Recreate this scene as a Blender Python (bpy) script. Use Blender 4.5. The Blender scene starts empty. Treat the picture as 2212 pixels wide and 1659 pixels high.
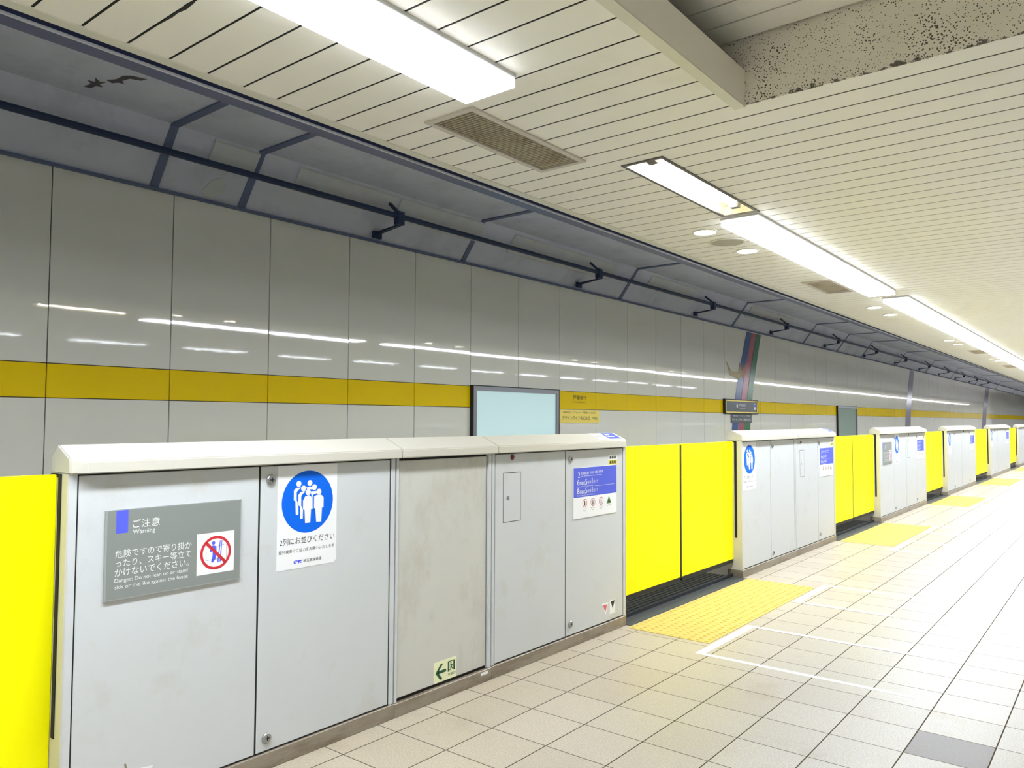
import bpy, bmesh, math, random
from mathutils import Matrix, Vector
random.seed(7)
C = bpy.context.scene.collection
SC = bpy.context.scene

# ------------------------------------------------------------------ camera, world, exposure
HC = 1.40
cam_d = bpy.data.cameras.new('camera')
cam_d.sensor_width = 36.0
cam_d.lens = 1670.82 / 2212 * 36.0
cam_d.clip_start = 0.05
cam_d.clip_end = 300
cam = bpy.data.objects.new('camera', cam_d)
C.objects.link(cam)
yaw, pitch, roll = 0.674770875, 0.0453752303, -0.00451448116
fw = Vector((math.cos(yaw)*math.cos(pitch), math.sin(yaw)*math.cos(pitch), math.sin(pitch)))
rt = Vector((math.sin(yaw), -math.cos(yaw), 0))
dn = fw.cross(rt)
r2 = math.cos(roll)*rt + math.sin(roll)*dn
d2 = -math.sin(roll)*rt + math.cos(roll)*dn
M = Matrix(((r2.x, -d2.x, -fw.x, 0), (r2.y, -d2.y, -fw.y, 0), (r2.z, -d2.z, -fw.z, HC), (0, 0, 0, 1)))
cam.matrix_world = M
SC.camera = cam

W = bpy.data.worlds.new('world')
SC.world = W
W.use_nodes = True
W.node_tree.nodes['Background'].inputs[0].default_value = (0.5, 0.55, 0.62, 1)
W.node_tree.nodes['Background'].inputs[1].default_value = 0.02

SC.view_settings.view_transform = 'Standard'
SC.view_settings.look = 'None'
SC.view_settings.gamma = 1.0
SC.view_settings.use_curve_mapping = False
SC.view_settings.exposure = 1.15
SC.cycles.diffuse_bounces = 8
SC.cycles.max_bounces = 14
LAMP = 23.5          # luminance of the ceiling tubes' diffusers
LAMP2 = 7.0         # the second row, beyond the middle of the platform
DOWN = 8.0

# ------------------------------------------------------------------ materials
def lin(c):
    return tuple(((v/255)/12.92 if v/255 <= 0.04045 else ((v/255+0.055)/1.055)**2.4) for v in c)

def new_mat(name):
    m = bpy.data.materials.new(name)
    m.use_nodes = True
    nt = m.node_tree
    b = nt.nodes['Principled BSDF']
    return m, nt, b

def node(nt, typ, **kw):
    n = nt.nodes.new(typ)
    for k, v in kw.items():
        setattr(n, k, v)
    return n

def math_n(nt, op, a, b=None, c=None):
    n = nt.nodes.new('ShaderNodeMath')
    n.operation = op
    for i, v in enumerate((a, b, c)):
        if v is None:
            continue
        if isinstance(v, (int, float)):
            n.inputs[i].default_value = v
        else:
            nt.links.new(v, n.inputs[i])
    return n.outputs[0]

def mix_c(nt, fac, a, b):
    n = nt.nodes.new('ShaderNodeMix')
    n.data_type = 'RGBA'
    for s, v in ((n.inputs[0], fac), (n.inputs[6], a), (n.inputs[7], b)):
        if isinstance(v, (int, float)):
            s.default_value = v
        elif isinstance(v, tuple):
            s.default_value = v if len(v) == 4 else (*v, 1)
        else:
            nt.links.new(v, s)
    return n.outputs[2]

def obj_co(nt):
    return node(nt, 'ShaderNodeTexCoord').outputs['Object']

def noise(nt, co, scale, detail=3, rough=0.5, stretch=None):
    if stretch:
        mp = node(nt, 'ShaderNodeMapping')
        mp.inputs['Scale'].default_value = stretch
        nt.links.new(co, mp.inputs[0])
        co = mp.outputs[0]
    n = node(nt, 'ShaderNodeTexNoise')
    n.inputs['Scale'].default_value = scale
    n.inputs['Detail'].default_value = detail
    n.inputs['Roughness'].default_value = rough
    nt.links.new(co, n.inputs['Vector'])
    return n.outputs[0]

def ramp(nt, fac, lo, hi):
    n = node(nt, 'ShaderNodeMapRange')
    n.inputs[1].default_value = lo
    n.inputs[2].default_value = hi
    nt.links.new(fac, n.inputs[0])
    return n.outputs[0]

def mat(name, rgb, rough=0.5, metal=0.0, spec=0.5, var=0.06, scale=3.0, dirt=None, dirt_lo=0.55, dirt_hi=0.8, stretch=None, coat=0.0, bump=0.0, bump_scale=80, k=0.62):
    """A painted or plain surface with a gentle mottling and, if asked, patches of dirt."""
    m, nt, b = new_mat(name)
    co = obj_co(nt)
    c = tuple(v*k for v in lin(rgb))
    n1 = noise(nt, co, scale, 4, 0.6, stretch)
    col = mix_c(nt, n1, tuple(v*(1-var) for v in c), tuple(min(1, v*(1+var)) for v in c))
    if dirt:
        n2 = noise(nt, co, scale*1.7, 6, 0.7, stretch)
        col = mix_c(nt, ramp(nt, n2, dirt_lo, dirt_hi), col, tuple(v*k for v in lin(dirt)))
    nt.links.new(col, b.inputs['Base Color'])
    b.inputs['Roughness'].default_value = rough
    b.inputs['Metallic'].default_value = metal
    b.inputs['Specular IOR Level'].default_value = spec
    b.inputs['Coat Weight'].default_value = coat
    b.inputs['Coat Roughness'].default_value = 0.08
    if bump:
        bn = node(nt, 'ShaderNodeBump')
        bn.inputs['Strength'].default_value = bump
        bn.inputs['Distance'].default_value = 0.002
        nt.links.new(noise(nt, co, bump_scale, 2), bn.inputs['Height'])
        nt.links.new(bn.outputs[0], b.inputs['Normal'])
    return m

def emit(name, rgb, strength, base=(240, 240, 240)):
    m, nt, b = new_mat(name)
    b.inputs['Base Color'].default_value = (*lin(base), 1)
    b.inputs['Emission Color'].default_value = (*lin(rgb), 1)
    b.inputs['Emission Strength'].default_value = strength
    b.inputs['Roughness'].default_value = 0.4
    return m

M_ = {}
M_['cabinet'] = mat('painted_steel_grey', (190, 193, 195), 0.42, var=0.035, scale=1.6, dirt=(176, 172, 160), dirt_lo=0.56, dirt_hi=0.86, k=1.09)
M_['door'] = mat('brushed_steel_door', (190, 190, 184), 0.36, var=0.05, scale=2.2, dirt=(166, 160, 146), dirt_lo=0.5, dirt_hi=0.85, stretch=(1, 1, 0.6), k=1.08)
M_['cream'] = mat('cream_painted_steel', (240, 236, 222), 0.38, var=0.03, scale=4, k=0.62)
M_['plinth'] = mat('worn_steel_plinth', (158, 148, 134), 0.42, metal=0.35, var=0.10, scale=2.4, dirt=(112, 95, 74), dirt_lo=0.45, dirt_hi=0.8, stretch=(1, 1, 5), k=0.9)
M_['seal'] = mat('black_rubber_seal', (36, 36, 38), 0.7)
M_['slot'] = mat('dark_slot', (22, 20, 20), 0.8)
M_['yellow'] = mat('yellow_gate_paint', (255, 250, 4), 0.45, spec=0.12, var=0.03, scale=1.5, dirt=(252, 236, 2), dirt_lo=0.5, dirt_hi=0.8, stretch=(1, 1, 0.4), k=0.95)
M_['chrome'] = mat('turned_steel', (205, 205, 205), 0.28, metal=0.85)
M_['dark'] = mat('dark_print', (28, 28, 32), 0.6)
M_['white_print'] = mat('white_print', (246, 247, 248), 0.5, k=0.85)
M_['paper'] = mat('white_sticker_film', (250, 251, 253), 0.4, var=0.01, k=0.85)
M_['signgrey'] = mat('grey_sign_plate', (146, 151, 148), 0.45, var=0.04, scale=4, k=0.78)
M_['signedge'] = mat('sign_plate_rim', (170, 173, 170), 0.4, k=0.78)
M_['violet'] = mat('violet_blue_print', (86, 98, 246), 0.5, k=0.85)
M_['posterblue'] = mat('poster_blue_print', (84, 100, 226), 0.5, var=0.08, scale=6, k=0.82)
M_['blue'] = mat('mandatory_blue_print', (0, 104, 230), 0.5, spec=0.2, k=0.9)
M_['red'] = mat('red_print', (226, 44, 58), 0.5, k=0.75)
M_['pink'] = mat('pink_red_print', (236, 112, 122), 0.5, k=0.8)
M_['green'] = mat('dark_green_print', (14, 96, 62), 0.5)
M_['leafgreen'] = mat('mid_green_print', (92, 150, 62), 0.5)
M_['glow'] = mat('pale_yellow_green_sticker', (248, 250, 206), 0.5, k=0.85)
M_['redlens'] = mat('red_indicator_lens', (120, 22, 40), 0.2, spec=0.6)
M_['hazyellow'] = mat('hazard_yellow_print', (250, 232, 70), 0.5, k=0.9)
M_['greyprint'] = mat('grey_print', (150, 150, 156), 0.5)
M_['sill'] = mat('dark_ribbed_sill', (74, 78, 80), 0.45, metal=0.3, var=0.2, scale=5, stretch=(0.6, 9, 1), dirt=(120, 122, 120), dirt_lo=0.5, dirt_hi=0.8, k=0.8)
M_['navy'] = mat('navy_painted_metal', (58, 66, 104), 0.4, var=0.08, k=1.15)
M_['navydark'] = mat('dark_navy_gap', (22, 24, 34), 0.6, k=0.8)
M_['pipe'] = mat('navy_cable_sheath', (32, 52, 92), 0.45, k=0.85)
M_['tunnel'] = mat('tunnel_concrete', (184, 187, 202), 0.75, var=0.14, scale=1.3, dirt=(160, 164, 178), dirt_lo=0.5, dirt_hi=0.8, bump=0.25, bump_scale=30, k=1.35)
M_['stain'] = mat('dark_damp_stain', (96, 92, 98), 0.9, k=1.0)
M_['patch'] = mat('pale_repair_mortar', (208, 211, 215), 0.85, var=0.16, scale=3.0, dirt=(208, 200, 200), dirt_lo=0.5, dirt_hi=0.75, bump=0.35, bump_scale=40, k=1)
M_['rib'] = mat('navy_joint_cover', (96, 106, 138), 0.55, k=1.15)
M_['trimwhite'] = mat('off_white_trim', (222, 220, 204), 0.35, k=0.95)
M_['trim_highlight'] = mat('painted_ridge_highlight', (196, 198, 210), 0.35, k=0.9)
M_['lamphousing'] = mat('white_lamp_housing', (236, 236, 232), 0.4, k=0.8)
M_['tray'] = mat('white_reflector_tray', (248, 246, 226), 0.35, dirt=(238, 226, 150), dirt_lo=0.55, dirt_hi=0.7, scale=2, k=0.9)
M_['lampframe'] = mat('grey_lamp_frame', (120, 116, 116), 0.5)
M_['vent'] = mat('beige_vent_metal', (176, 166, 146), 0.5, dirt=(140, 120, 92), dirt_lo=0.5, dirt_hi=0.8, k=1.45)
M_['ventframe'] = mat('pale_vent_frame', (202, 194, 182), 0.4, k=1)
M_['ventdark'] = mat('vent_cavity', (40, 38, 38), 0.8)
M_['speaker'] = mat('perforated_speaker_grille', (172, 168, 152), 0.6, k=1)
M_['caseframe'] = mat('grey_case_frame', (140, 142, 150), 0.35, metal=0.2, k=1)
M_['casedark'] = mat('black_case_edge', (18, 18, 20), 0.5)
M_['slate'] = mat('slate_sign_face', (82, 92, 104), 0.3, k=0.7)
M_['adyellow'] = mat('yellow_advert_plate', (244, 212, 96), 0.4, k=1.2)
M_['brown'] = mat('brown_print', (88, 68, 14), 0.6)
M_['ribbonblue'] = mat('mural_blue', (62, 98, 168), 0.25, k=0.8)
M_['ribbonpink'] = mat('mural_pink', (186, 96, 120), 0.25, k=0.8)
M_['ribbongreen'] = mat('mural_green', (56, 128, 88), 0.25, k=0.8)
M_['ribbongrey'] = mat('mural_grey_violet', (120, 112, 132), 0.2, k=1.3)
M_['birdyellow'] = mat('mural_ochre', (190, 158, 24), 0.3)
M_['birdorange'] = mat('mural_orange', (196, 104, 48), 0.3)
M_['tape'] = mat('white_floor_tape', (252, 252, 252), 0.5, var=0.03, scale=9, k=0.8)
M_['tactile'] = mat('yellow_tactile_resin', (244, 216, 120), 0.7, spec=0.15, var=0.06, scale=7, dirt=(236, 208, 122), dirt_lo=0.5, dirt_hi=0.8)
M_['ballast'] = mat('track_concrete', (158, 154, 148), 0.9, var=0.2, scale=3, k=1)
M_['rail'] = mat('rail_steel', (96, 84, 76), 0.4, metal=0.7, k=0.8)
M_['farwall'] = mat('pale_platform_wall', (196, 196, 188), 0.5, var=0.05, k=1.1)
M_['tube'] = emit('bare_fluorescent_tube', (255, 252, 244), 26.0)
M_['diffuser'] = emit('lit_diffuser', (240, 247, 255), LAMP)
M_['diffuser_b'] = emit('lit_diffuser_far_row', (240, 247, 255), LAMP2)
M_['lens'] = emit('diffuser_side', (238, 238, 255), 0.36)
M_['down'] = emit('downlight_lens', (255, 248, 236), DOWN)
M_['casepanel'] = emit('emissive_case_panel', (206, 236, 240), 0.20, (180, 206, 208))  # pale panel given a faint emission of its own to brighten it
M_['casegreen'] = emit('emissive_case_panel_dim', (170, 190, 182), 0.05, (130, 150, 142))  # weaker emission added to the second case's panel
for k in ('casepanel', 'casegreen'):
    M_[k].node_tree.nodes['Principled BSDF'].inputs['Roughness'].default_value = 0.05

def enamel(name, rgb, rough=0.06, spec=0.5, seed_scale=1.0):
    m, nt, b = new_mat(name)
    co = obj_co(nt)
    c = lin(rgb)
    col = mix_c(nt, noise(nt, co, 0.7, 3), tuple(v*0.95 for v in c), tuple(min(1, v*1.05) for v in c))
    nt.links.new(col, b.inputs['Base Color'])
    b.inputs['Roughness'].default_value = rough
    b.inputs['Specular IOR Level'].default_value = spec
    bn = node(nt, 'ShaderNodeBump')
    bn.inputs['Strength'].default_value = 0.03
    bn.inputs['Distance'].default_value = 0.002
    nt.links.new(noise(nt, co, 22, 2), bn.inputs['Height'])
    nt.links.new(bn.outputs[0], b.inputs['Normal'])
    return m
M_['enamel'] = enamel('grey_enamel_panel', (238, 237, 228), 0.03, 0.8)
M_['enamelyellow'] = enamel('yellow_enamel_band', (250, 214, 0), 0.08, 0.45)
M_['plank'] = mat('cream_ceiling_plank', (226, 223, 214), 0.44, spec=0.5, var=0.04, scale=0.8, dirt=(216, 211, 196), dirt_lo=0.55, dirt_hi=0.8, k=1.17)

def speckle():
    m, nt, b = new_mat('speckled_rock_wool_board')
    co = obj_co(nt)
    v = node(nt, 'ShaderNodeTexVoronoi')
    v.inputs['Scale'].default_value = 105
    nt.links.new(co, v.inputs['Vector'])
    n = noise(nt, co, 7, 4, 0.6)
    dots = math_n(nt, 'LESS_THAN', v.outputs['Distance'], math_n(nt, 'MULTIPLY', ramp(nt, n, 0.20, 0.85), 0.52))
    base = mix_c(nt, noise(nt, co, 5, 4), lin((232, 224, 210)), lin((250, 244, 232)))
    col = mix_c(nt, dots, base, lin((96, 88, 76)))
    # mould along the lower edge (object z runs from the opening's edge at 2.70 up)
    sx = node(nt, 'ShaderNodeSeparateXYZ')
    nt.links.new(co, sx.inputs[0])
    edge = math_n(nt, 'LESS_THAN', math_n(nt, 'SUBTRACT', sx.outputs[2], 2.70), math_n(nt, 'SUBTRACT', math_n(nt, 'MULTIPLY', ramp(nt, noise(nt, co, 26, 5, 0.75), 0.46, 0.72), 0.034), 0.004))
    col = mix_c(nt, math_n(nt, 'MULTIPLY', edge, 0.85), col, lin((52, 46, 36)))
    nt.links.new(col, b.inputs['Base Color'])
    b.inputs['Roughness'].default_value = 0.8
    return m
M_['speckle'] = speckle()
M_['upstand'] = mat('grey_metal_upstand', (222, 218, 206), 0.5, var=0.05, k=1.15)

TX, TY, TP = 2.437, 2.601, 0.302     # floor joints: one crossing and the pitch
def floor_mat():
    m, nt, b = new_mat('ceramic_floor_tiles')
    co = obj_co(nt)
    s = node(nt, 'ShaderNodeSeparateXYZ')
    nt.links.new(co, s.inputs[0])
    u = math_n(nt, 'DIVIDE', math_n(nt, 'SUBTRACT', s.outputs[0], TX), TP)
    v = math_n(nt, 'DIVIDE', math_n(nt, 'SUBTRACT', s.outputs[1], TY), TP)
    fu, fv = math_n(nt, 'FRACT', u), math_n(nt, 'FRACT', v)
    du = math_n(nt, 'MINIMUM', fu, math_n(nt, 'SUBTRACT', 1.0, fu))
    dv = math_n(nt, 'MINIMUM', fv, math_n(nt, 'SUBTRACT', 1.0, fv))
    ju = math_n(nt, 'LESS_THAN', du, 0.0075)
    jv = math_n(nt, 'LESS_THAN', dv, 0.0090)
    joint = math_n(nt, 'MAXIMUM', ju, jv)
    iu, iv = math_n(nt, 'FLOOR', u), math_n(nt, 'FLOOR', v)
    cb = node(nt, 'ShaderNodeCombineXYZ')
    nt.links.new(iu, cb.inputs[0]); nt.links.new(iv, cb.inputs[1])
    wn = node(nt, 'ShaderNodeTexWhiteNoise')
    nt.links.new(cb.outputs[0], wn.inputs['Vector'])
    tone = wn.outputs['Value']
    c1 = mix_c(nt, tone, lin((184, 171, 148)), lin((193, 181, 160)))
    # tile colour runs warmer towards the screen doors, greyer towards the middle of the platform
    warm = ramp(nt, s.outputs[1], 1.0, 2.1)
    c1 = mix_c(nt, math_n(nt, 'MULTIPLY', warm, 0.75), mix_c(nt, tone, lin((172, 169, 163)), lin((180, 178, 173))), c1)
    fine = noise(nt, co, 170, 2, 0.6)
    c1 = mix_c(nt, math_n(nt, 'MULTIPLY', ramp(nt, fine, 0.35, 0.7), 0.6), c1, lin((128, 118, 100)))
    # two replacement tiles of a darker grey
    dark = math_n(nt, 'MULTIPLY', math_n(nt, 'COMPARE', iu, 4.0, 0.1), math_n(nt, 'COMPARE', iv, -7.0, 0.1))
    dark2 = math_n(nt, 'MULTIPLY', math_n(nt, 'COMPARE', iu, 3.0, 0.1), math_n(nt, 'COMPARE', iv, -8.0, 0.1))
    dk = math_n(nt, 'MAXIMUM', dark, dark2)
    c1 = mix_c(nt, math_n(nt, 'MULTIPLY', dk, 0.85), c1, lin((114, 110, 112)))
    c1 = mix_c(nt, ramp(nt, noise(nt, co, 2.1, 5, 0.7), 0.58, 0.85), c1, lin((152, 139, 120)))
    col = mix_c(nt, joint, c1, lin((80, 70, 58)))
    nt.links.new(col, b.inputs['Base Color'])
    b.inputs['Roughness'].default_value = 0.36
    nt.links.new(math_n(nt, 'MULTIPLY', 0.23, math_n(nt, 'SUBTRACT', 1.0, math_n(nt, 'MAXIMUM', joint, math_n(nt, 'MULTIPLY', dk, 0.6)))), b.inputs['Specular IOR Level'])
    bn = node(nt, 'ShaderNodeBump')
    bn.inputs['Strength'].default_value = 0.5
    bn.inputs['Distance'].default_value = 0.003
    h = math_n(nt, 'SUBTRACT', noise(nt, co, 110, 2, 0.5, (1, 1.4, 1)), math_n(nt, 'MULTIPLY', joint, 1.5))
    nt.links.new(h, bn.inputs['Height'])
    nt.links.new(bn.outputs[0], b.inputs['Normal'])
    return m
M_['floor'] = floor_mat()

# ------------------------------------------------------------------ building helpers (world coordinates in, one mesh object out)
def root_loc(p):
    v = Vector((0, 0, 0))
    while p is not None:
        v += p.location
        p = p.parent
    return v

def obj(name, bm, m, parent=None, label=None):
    off = root_loc(parent)
    bmesh.ops.translate(bm, verts=bm.verts, vec=-off)
    bmesh.ops.recalc_face_normals(bm, faces=bm.faces)
    me = bpy.data.meshes.new(name)
    bm.to_mesh(me)
    bm.free()
    ms = m if isinstance(m, (list, tuple)) else [m]
    for x in ms:
        me.materials.append(M_[x])
    o = bpy.data.objects.new(name, me)
    C.objects.link(o)
    o.parent = parent
    if label:
        o['label'] = label
    return o

def thing(name, label, cat, loc, group=None):
    o = bpy.data.objects.new(name, None)
    o.empty_display_size = 0.1
    C.objects.link(o)
    o.location = loc
    o['label'] = label
    o['category'] = cat
    if group:
        o['group'] = group
    return o

def tag(o, label, cat, group=None):
    o['label'] = label; o['category'] = cat
    if group:
        o['group'] = group
    return o

def struct(o):
    o['kind'] = 'structure'
    return o

def box(bm, x0, x1, y0, y1, z0, z1, mi=0):
    vs = [bm.verts.new((x, y, z)) for x in (x0, x1) for y in (y0, y1) for z in (z0, z1)]
    for q in ((0, 1, 3, 2), (4, 6, 7, 5), (0, 4, 5, 1), (2, 3, 7, 6), (0, 2, 6, 4), (1, 5, 7, 3)):
        f = bm.faces.new([vs[i] for i in q])
        f.material_index = mi
    return bm

def B(*a):
    return box(bmesh.new(), *a)

def bevel(bm, w=0.002, seg=1):
    bmesh.ops.bevel(bm, geom=list(bm.edges), offset=w, segments=seg, affect='EDGES')
    return bm

def prism(bm, pts, axis, a, b):
    """polygon PTS in the plane across AXIS, extruded from a to b."""
    def P(p, t):
        if axis == 'x': return (t, p[0], p[1])
        if axis == 'y': return (p[0], t, p[1])
        return (p[0], p[1], t)
    lo = [bm.verts.new(P(p, a)) for p in pts]
    hi = [bm.verts.new(P(p, b)) for p in pts]
    n = len(pts)
    bm.faces.new(lo); bm.faces.new(hi[::-1])
    for i in range(n):
        bm.faces.new((lo[i], lo[(i+1) % n], hi[(i+1) % n], hi[i]))
    return bm

def circ(cx, cz, r, n=28, rz=None):
    rz = r if rz is None else rz
    return [(cx+r*math.cos(2*math.pi*i/n), cz+rz*math.sin(2*math.pi*i/n)) for i in range(n)]

def rect(x0, x1, z0, z1):
    return [(x0, z0), (x1, z0), (x1, z1), (x0, z1)]

def flat(name, polys, m, parent, y, t=0.0006, label=None):
    """thin printed shapes on a face that looks towards -y; y is their front."""
    bm = bmesh.new()
    for p in polys:
        prism(bm, p, 'y', y, y+t)
    return obj(name, bm, m, parent, label)

def ring_band(bm, cx, cz, r0, r1, y, t=0.0006, n=36):
    vs = []
    for i in range(n):
        a = 2*math.pi*i/n
        c, s = math.cos(a), math.sin(a)
        vs.append([bm.verts.new((cx+r*c, yy, cz+r*s)) for yy in (y, y+t) for r in (r0, r1)])
    for i in range(n):
        A, D = vs[i], vs[(i+1) % n]
        bm.faces.new((A[0], A[1], D[1], D[0])); bm.faces.new((A[2], D[2], D[3], A[3]))
        bm.faces.new((A[1], A[3], D[3], D[1])); bm.faces.new((A[0], D[0], D[2], A[2]))

_txt = {}
def glyphs(body):
    if body not in _txt:
        cu = bpy.data.curves.new('lettering', 'FONT')
        cu.body = body
        cu.resolution_u = 3
        o = bpy.data.objects.new('lettering', cu)
        C.objects.link(o)
        dg = bpy.context.evaluated_depsgraph_get()
        me = bpy.data.meshes.new_from_object(o.evaluated_get(dg))
        _txt[body] = ([tuple(v.co) for v in me.vertices], [tuple(p.vertices) for p in me.polygons])
        bpy.data.objects.remove(o)
        bpy.data.meshes.remove(me)
        bpy.data.curves.remove(cu)
    return _txt[body]

def text(name, items, m, parent, y, label=None):
    """items: (body, x0, z0, width, height): the words fitted to that rectangle on a face looking to -y."""
    bm = bmesh.new()
    for body, x0, z0, w, h in items:
        vs, fs = glyphs(body)
        ax, bx = min(v[0] for v in vs), max(v[0] for v in vs)
        ay, by = min(v[1] for v in vs), max(v[1] for v in vs)
        nv = [bm.verts.new((x0+(v[0]-ax)/(bx-ax)*w, y, z0+(v[1]-ay)/(by-ay)*h)) for v in vs]
        for f in fs:
            try:
                bm.faces.new([nv[i] for i in f])
            except ValueError:
                pass
    off = root_loc(parent)
    bmesh.ops.translate(bm, verts=bm.verts, vec=-off)
    me = bpy.data.meshes.new(name)
    bm.to_mesh(me); bm.free()
    me.materials.append(M_[m])
    o = bpy.data.objects.new(name, me)
    C.objects.link(o)
    o.parent = parent
    if label: o['label'] = label
    return o

def lathe_y(bm, cx, cz, prof, n=20):
    """profile (radius, y) turned about an axis along y through (cx, cz)."""
    rings = []
    for r, y in prof:
        rings.append([bm.verts.new((cx+r*math.cos(2*math.pi*i/n), y, cz+r*math.sin(2*math.pi*i/n))) for i in range(n)])
    for a, b in zip(rings, rings[1:]):
        for i in range(n):
            bm.faces.new((a[i], a[(i+1) % n], b[(i+1) % n], b[i]))
    bm.faces.new(rings[0]); bm.faces.new(rings[-1][::-1])
    return bm

def lathe_z(bm, cx, cy, prof, n=28):
    rings = []
    for r, z in prof:
        rings.append([bm.verts.new((cx+r*math.cos(2*math.pi*i/n), cy+r*math.sin(2*math.pi*i/n), z)) for i in range(n)])
    for a, b in zip(rings, rings[1:]):
        for i in range(n):
            bm.faces.new((a[i], a[(i+1) % n], b[(i+1) % n], b[i]))
    bm.faces.new(rings[0]); bm.faces.new(rings[-1][::-1])
    return bm

# ------------------------------------------------------------------ the setting
XE = 70.0           # end of the modelled platform
XT = 86.0           # end of the modelled tunnel
CZ = 2.70           # ceiling
EDGE = 3.22         # platform edge
YW = 5.85           # track wall
struct(obj('floor', B(-3.0, XE, -5.0, EDGE, -1.3, 0.0), 'floor'))
struct(obj('floor_track', B(-3.0, XT, EDGE, YW+0.2, -1.5, -1.3), 'ballast'))
for y in (4.0, 5.067):
    bm = bmesh.new()
    prism(bm, [(y-0.06, -1.3), (y+0.06, -1.3), (y+0.06, -1.285), (y+0.012, -1.26), (y+0.012, -1.19), (y+0.034, -1.175), (y+0.034, -1.15), (y-0.034, -1.15), (y-0.034, -1.175), (y-0.012, -1.19), (y-0.012, -1.26), (y-0.06, -1.285)], 'x', -3, XT)
    tag(obj('running_rail', bm, 'rail'), 'steel running rail on the track bed beyond the platform edge' if y < 4.5 else 'steel running rail on the track bed beside the enamel wall', 'rail')

# ceiling of narrow planks laid across the platform, cut round the openings
HOLES = [(-2.2, 3.05, -1.22, 1.22), (3.40, 4.665, 1.775, 2.005)]
VENTS = [(2.36, 3.22, 2.105, 2.385), (7.34, 8.15, 2.12, 2.40), (16.35, 17.15, 2.07, 2.33), (21.2, 22.0, 2.07, 2.33)]
HOLES += [(a+.012, b-.012, c+.012, d-.012) for a, b, c, d in VENTS]
PX0, PP, GAP = 0.918, 0.1502, 0.010
def fill(bm, a, b, y0, y1, z0, z1):
    """boxes over a rectangle of the ceiling, leaving the openings out."""
    cuts = sorted({a, b} | {x for h in HOLES for x in h[:2] if a < x < b})
    for u, v in zip(cuts, cuts[1:]):
        spans = [(y0, y1)]
        for h in HOLES:
            if h[0] < (u+v)/2 < h[1]:
                out = []
                for s, e in spans:
                    if h[2] > s and h[3] < e: out += [(s, h[2]), (h[3], e)]
                    else: out.append((s, e))
                spans = out
        for s, e in spans:
            if e-s > 1e-3:
                box(bm, u, v, s, e, z0, z1)
bm = bmesh.new()
k0, k1 = int(-3.9/PP), int((XE-PX0)/PP)
for k in range(k0-2, k1):
    fill(bm, PX0+k*PP+GAP/2, PX0+(k+1)*PP-GAP/2, -5.0, 2.695, CZ, CZ+0.0015)
ceil = struct(obj('ceiling', bm, 'plank'))
bm = bmesh.new()       # dark backing above the planks
fill(bm, -3.2, XE, -5.0, 2.695, CZ+0.0018, CZ+0.010)
struct(obj('ceiling_backing', bm, 'slot'))
obj('peeled_paint', prism(bmesh.new(), [(1.222, 2.471), (1.226, 2.40), (1.2235, 2.36), (1.229, 2.317), (1.224, 2.26), (1.219, 2.246), (1.213, 2.26), (1.2115, 2.30), (1.217, 2.34), (1.215, 2.40), (1.2185, 2.45)], 'z', CZ-0.001, CZ-0.0001), 'seal', ceil, 'dark flake of peeled paint along a plank joint')
# opening in the ceiling: upstand, speckled end board, upper planks
obj('upstand', B(-2.2, 3.045, 1.212, 1.2195, CZ-0.004, CZ+0.145), 'upstand', ceil)
bm = B(3.043, 3.0495, -1.2195, 1.2195, CZ-0.002, CZ+0.285)
box(bm, 3.043, 3.07, 1.2195, 1.75, CZ+0.03, CZ+0.285)
obj('speckled_board', bm, 'speckle', ceil, 'speckled grey board with black mould along its lower edge')
obj('opening_trim', B(-2.2, 3.049, 1.2125, 1.258, CZ-0.010, CZ-0.0042), 'trimwhite', ceil)
bm = bmesh.new()
for k in range(-15, 21):
    x = 0.03+k*PP*1.0
    if x+PP > 3.07: break
    box(bm, x+GAP/2, x+PP-GAP/2, -1.24, 1.75, CZ+0.275, CZ+0.285)
obj('upper_planks', bm, 'plank', ceil)
obj('cavity_back', B(-2.3, 3.07, 1.75, 1.77, CZ+0.1, CZ+0.3), 'ventdark', ceil)
obj('cavity_top', B(-2.3, 3.07, -1.24, 1.75, CZ+0.30, CZ+0.31), 'ventdark', ceil)
# edge of the ceiling towards the track
struct(obj('trim_1', B(-3.2, XE, 2.695, 2.742, CZ-0.006, CZ+0.02), 'trimwhite'))
struct(obj('trim_2', B(-3.2, XE, 2.742, 2.79, CZ+0.045, CZ+0.3), 'navydark'))
struct(obj('trim_5', B(-3.2, XE, 2.778, 2.7895, CZ-0.013, CZ-0.0052), 'trim_highlight'))  # added pale strip: the highlight along the navy ridge, put into colour
bm = bmesh.new()
prism(bm, [(2.778, CZ+0.05), (2.782, CZ-0.005), (2.790, CZ-0.005), (2.794, CZ+0.012), (2.920, CZ+0.012), (2.928, CZ+0.02), (2.928, CZ+0.12), (2.778, CZ+0.12)], 'x', -3.2, XE)
struct(obj('trim_3', bm, 'navy'))
# slab above, tunnel roof, haunch
struct(obj('ceiling_slab', B(-3.2, XT, -5.0, 2.893, 3.30, 3.5), 'tunnel'))
struct(obj('wall_above_ceiling', B(-3.2, XE, 2.80, 2.885, CZ+0.12, 3.60), 'tunnel'))
HB, HT = (YW, 3.172), (5.53, 3.592)       # foot and head of the sloping haunch
bm = bmesh.new()
prism(bm, [HB, HT, (2.70, 3.592), (2.70, 3.9), (6.3, 3.9), (6.3, 3.172)], 'x', -3.2, XT)
roof = struct(obj('ceiling_tunnel', bm, 'tunnel'))
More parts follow.
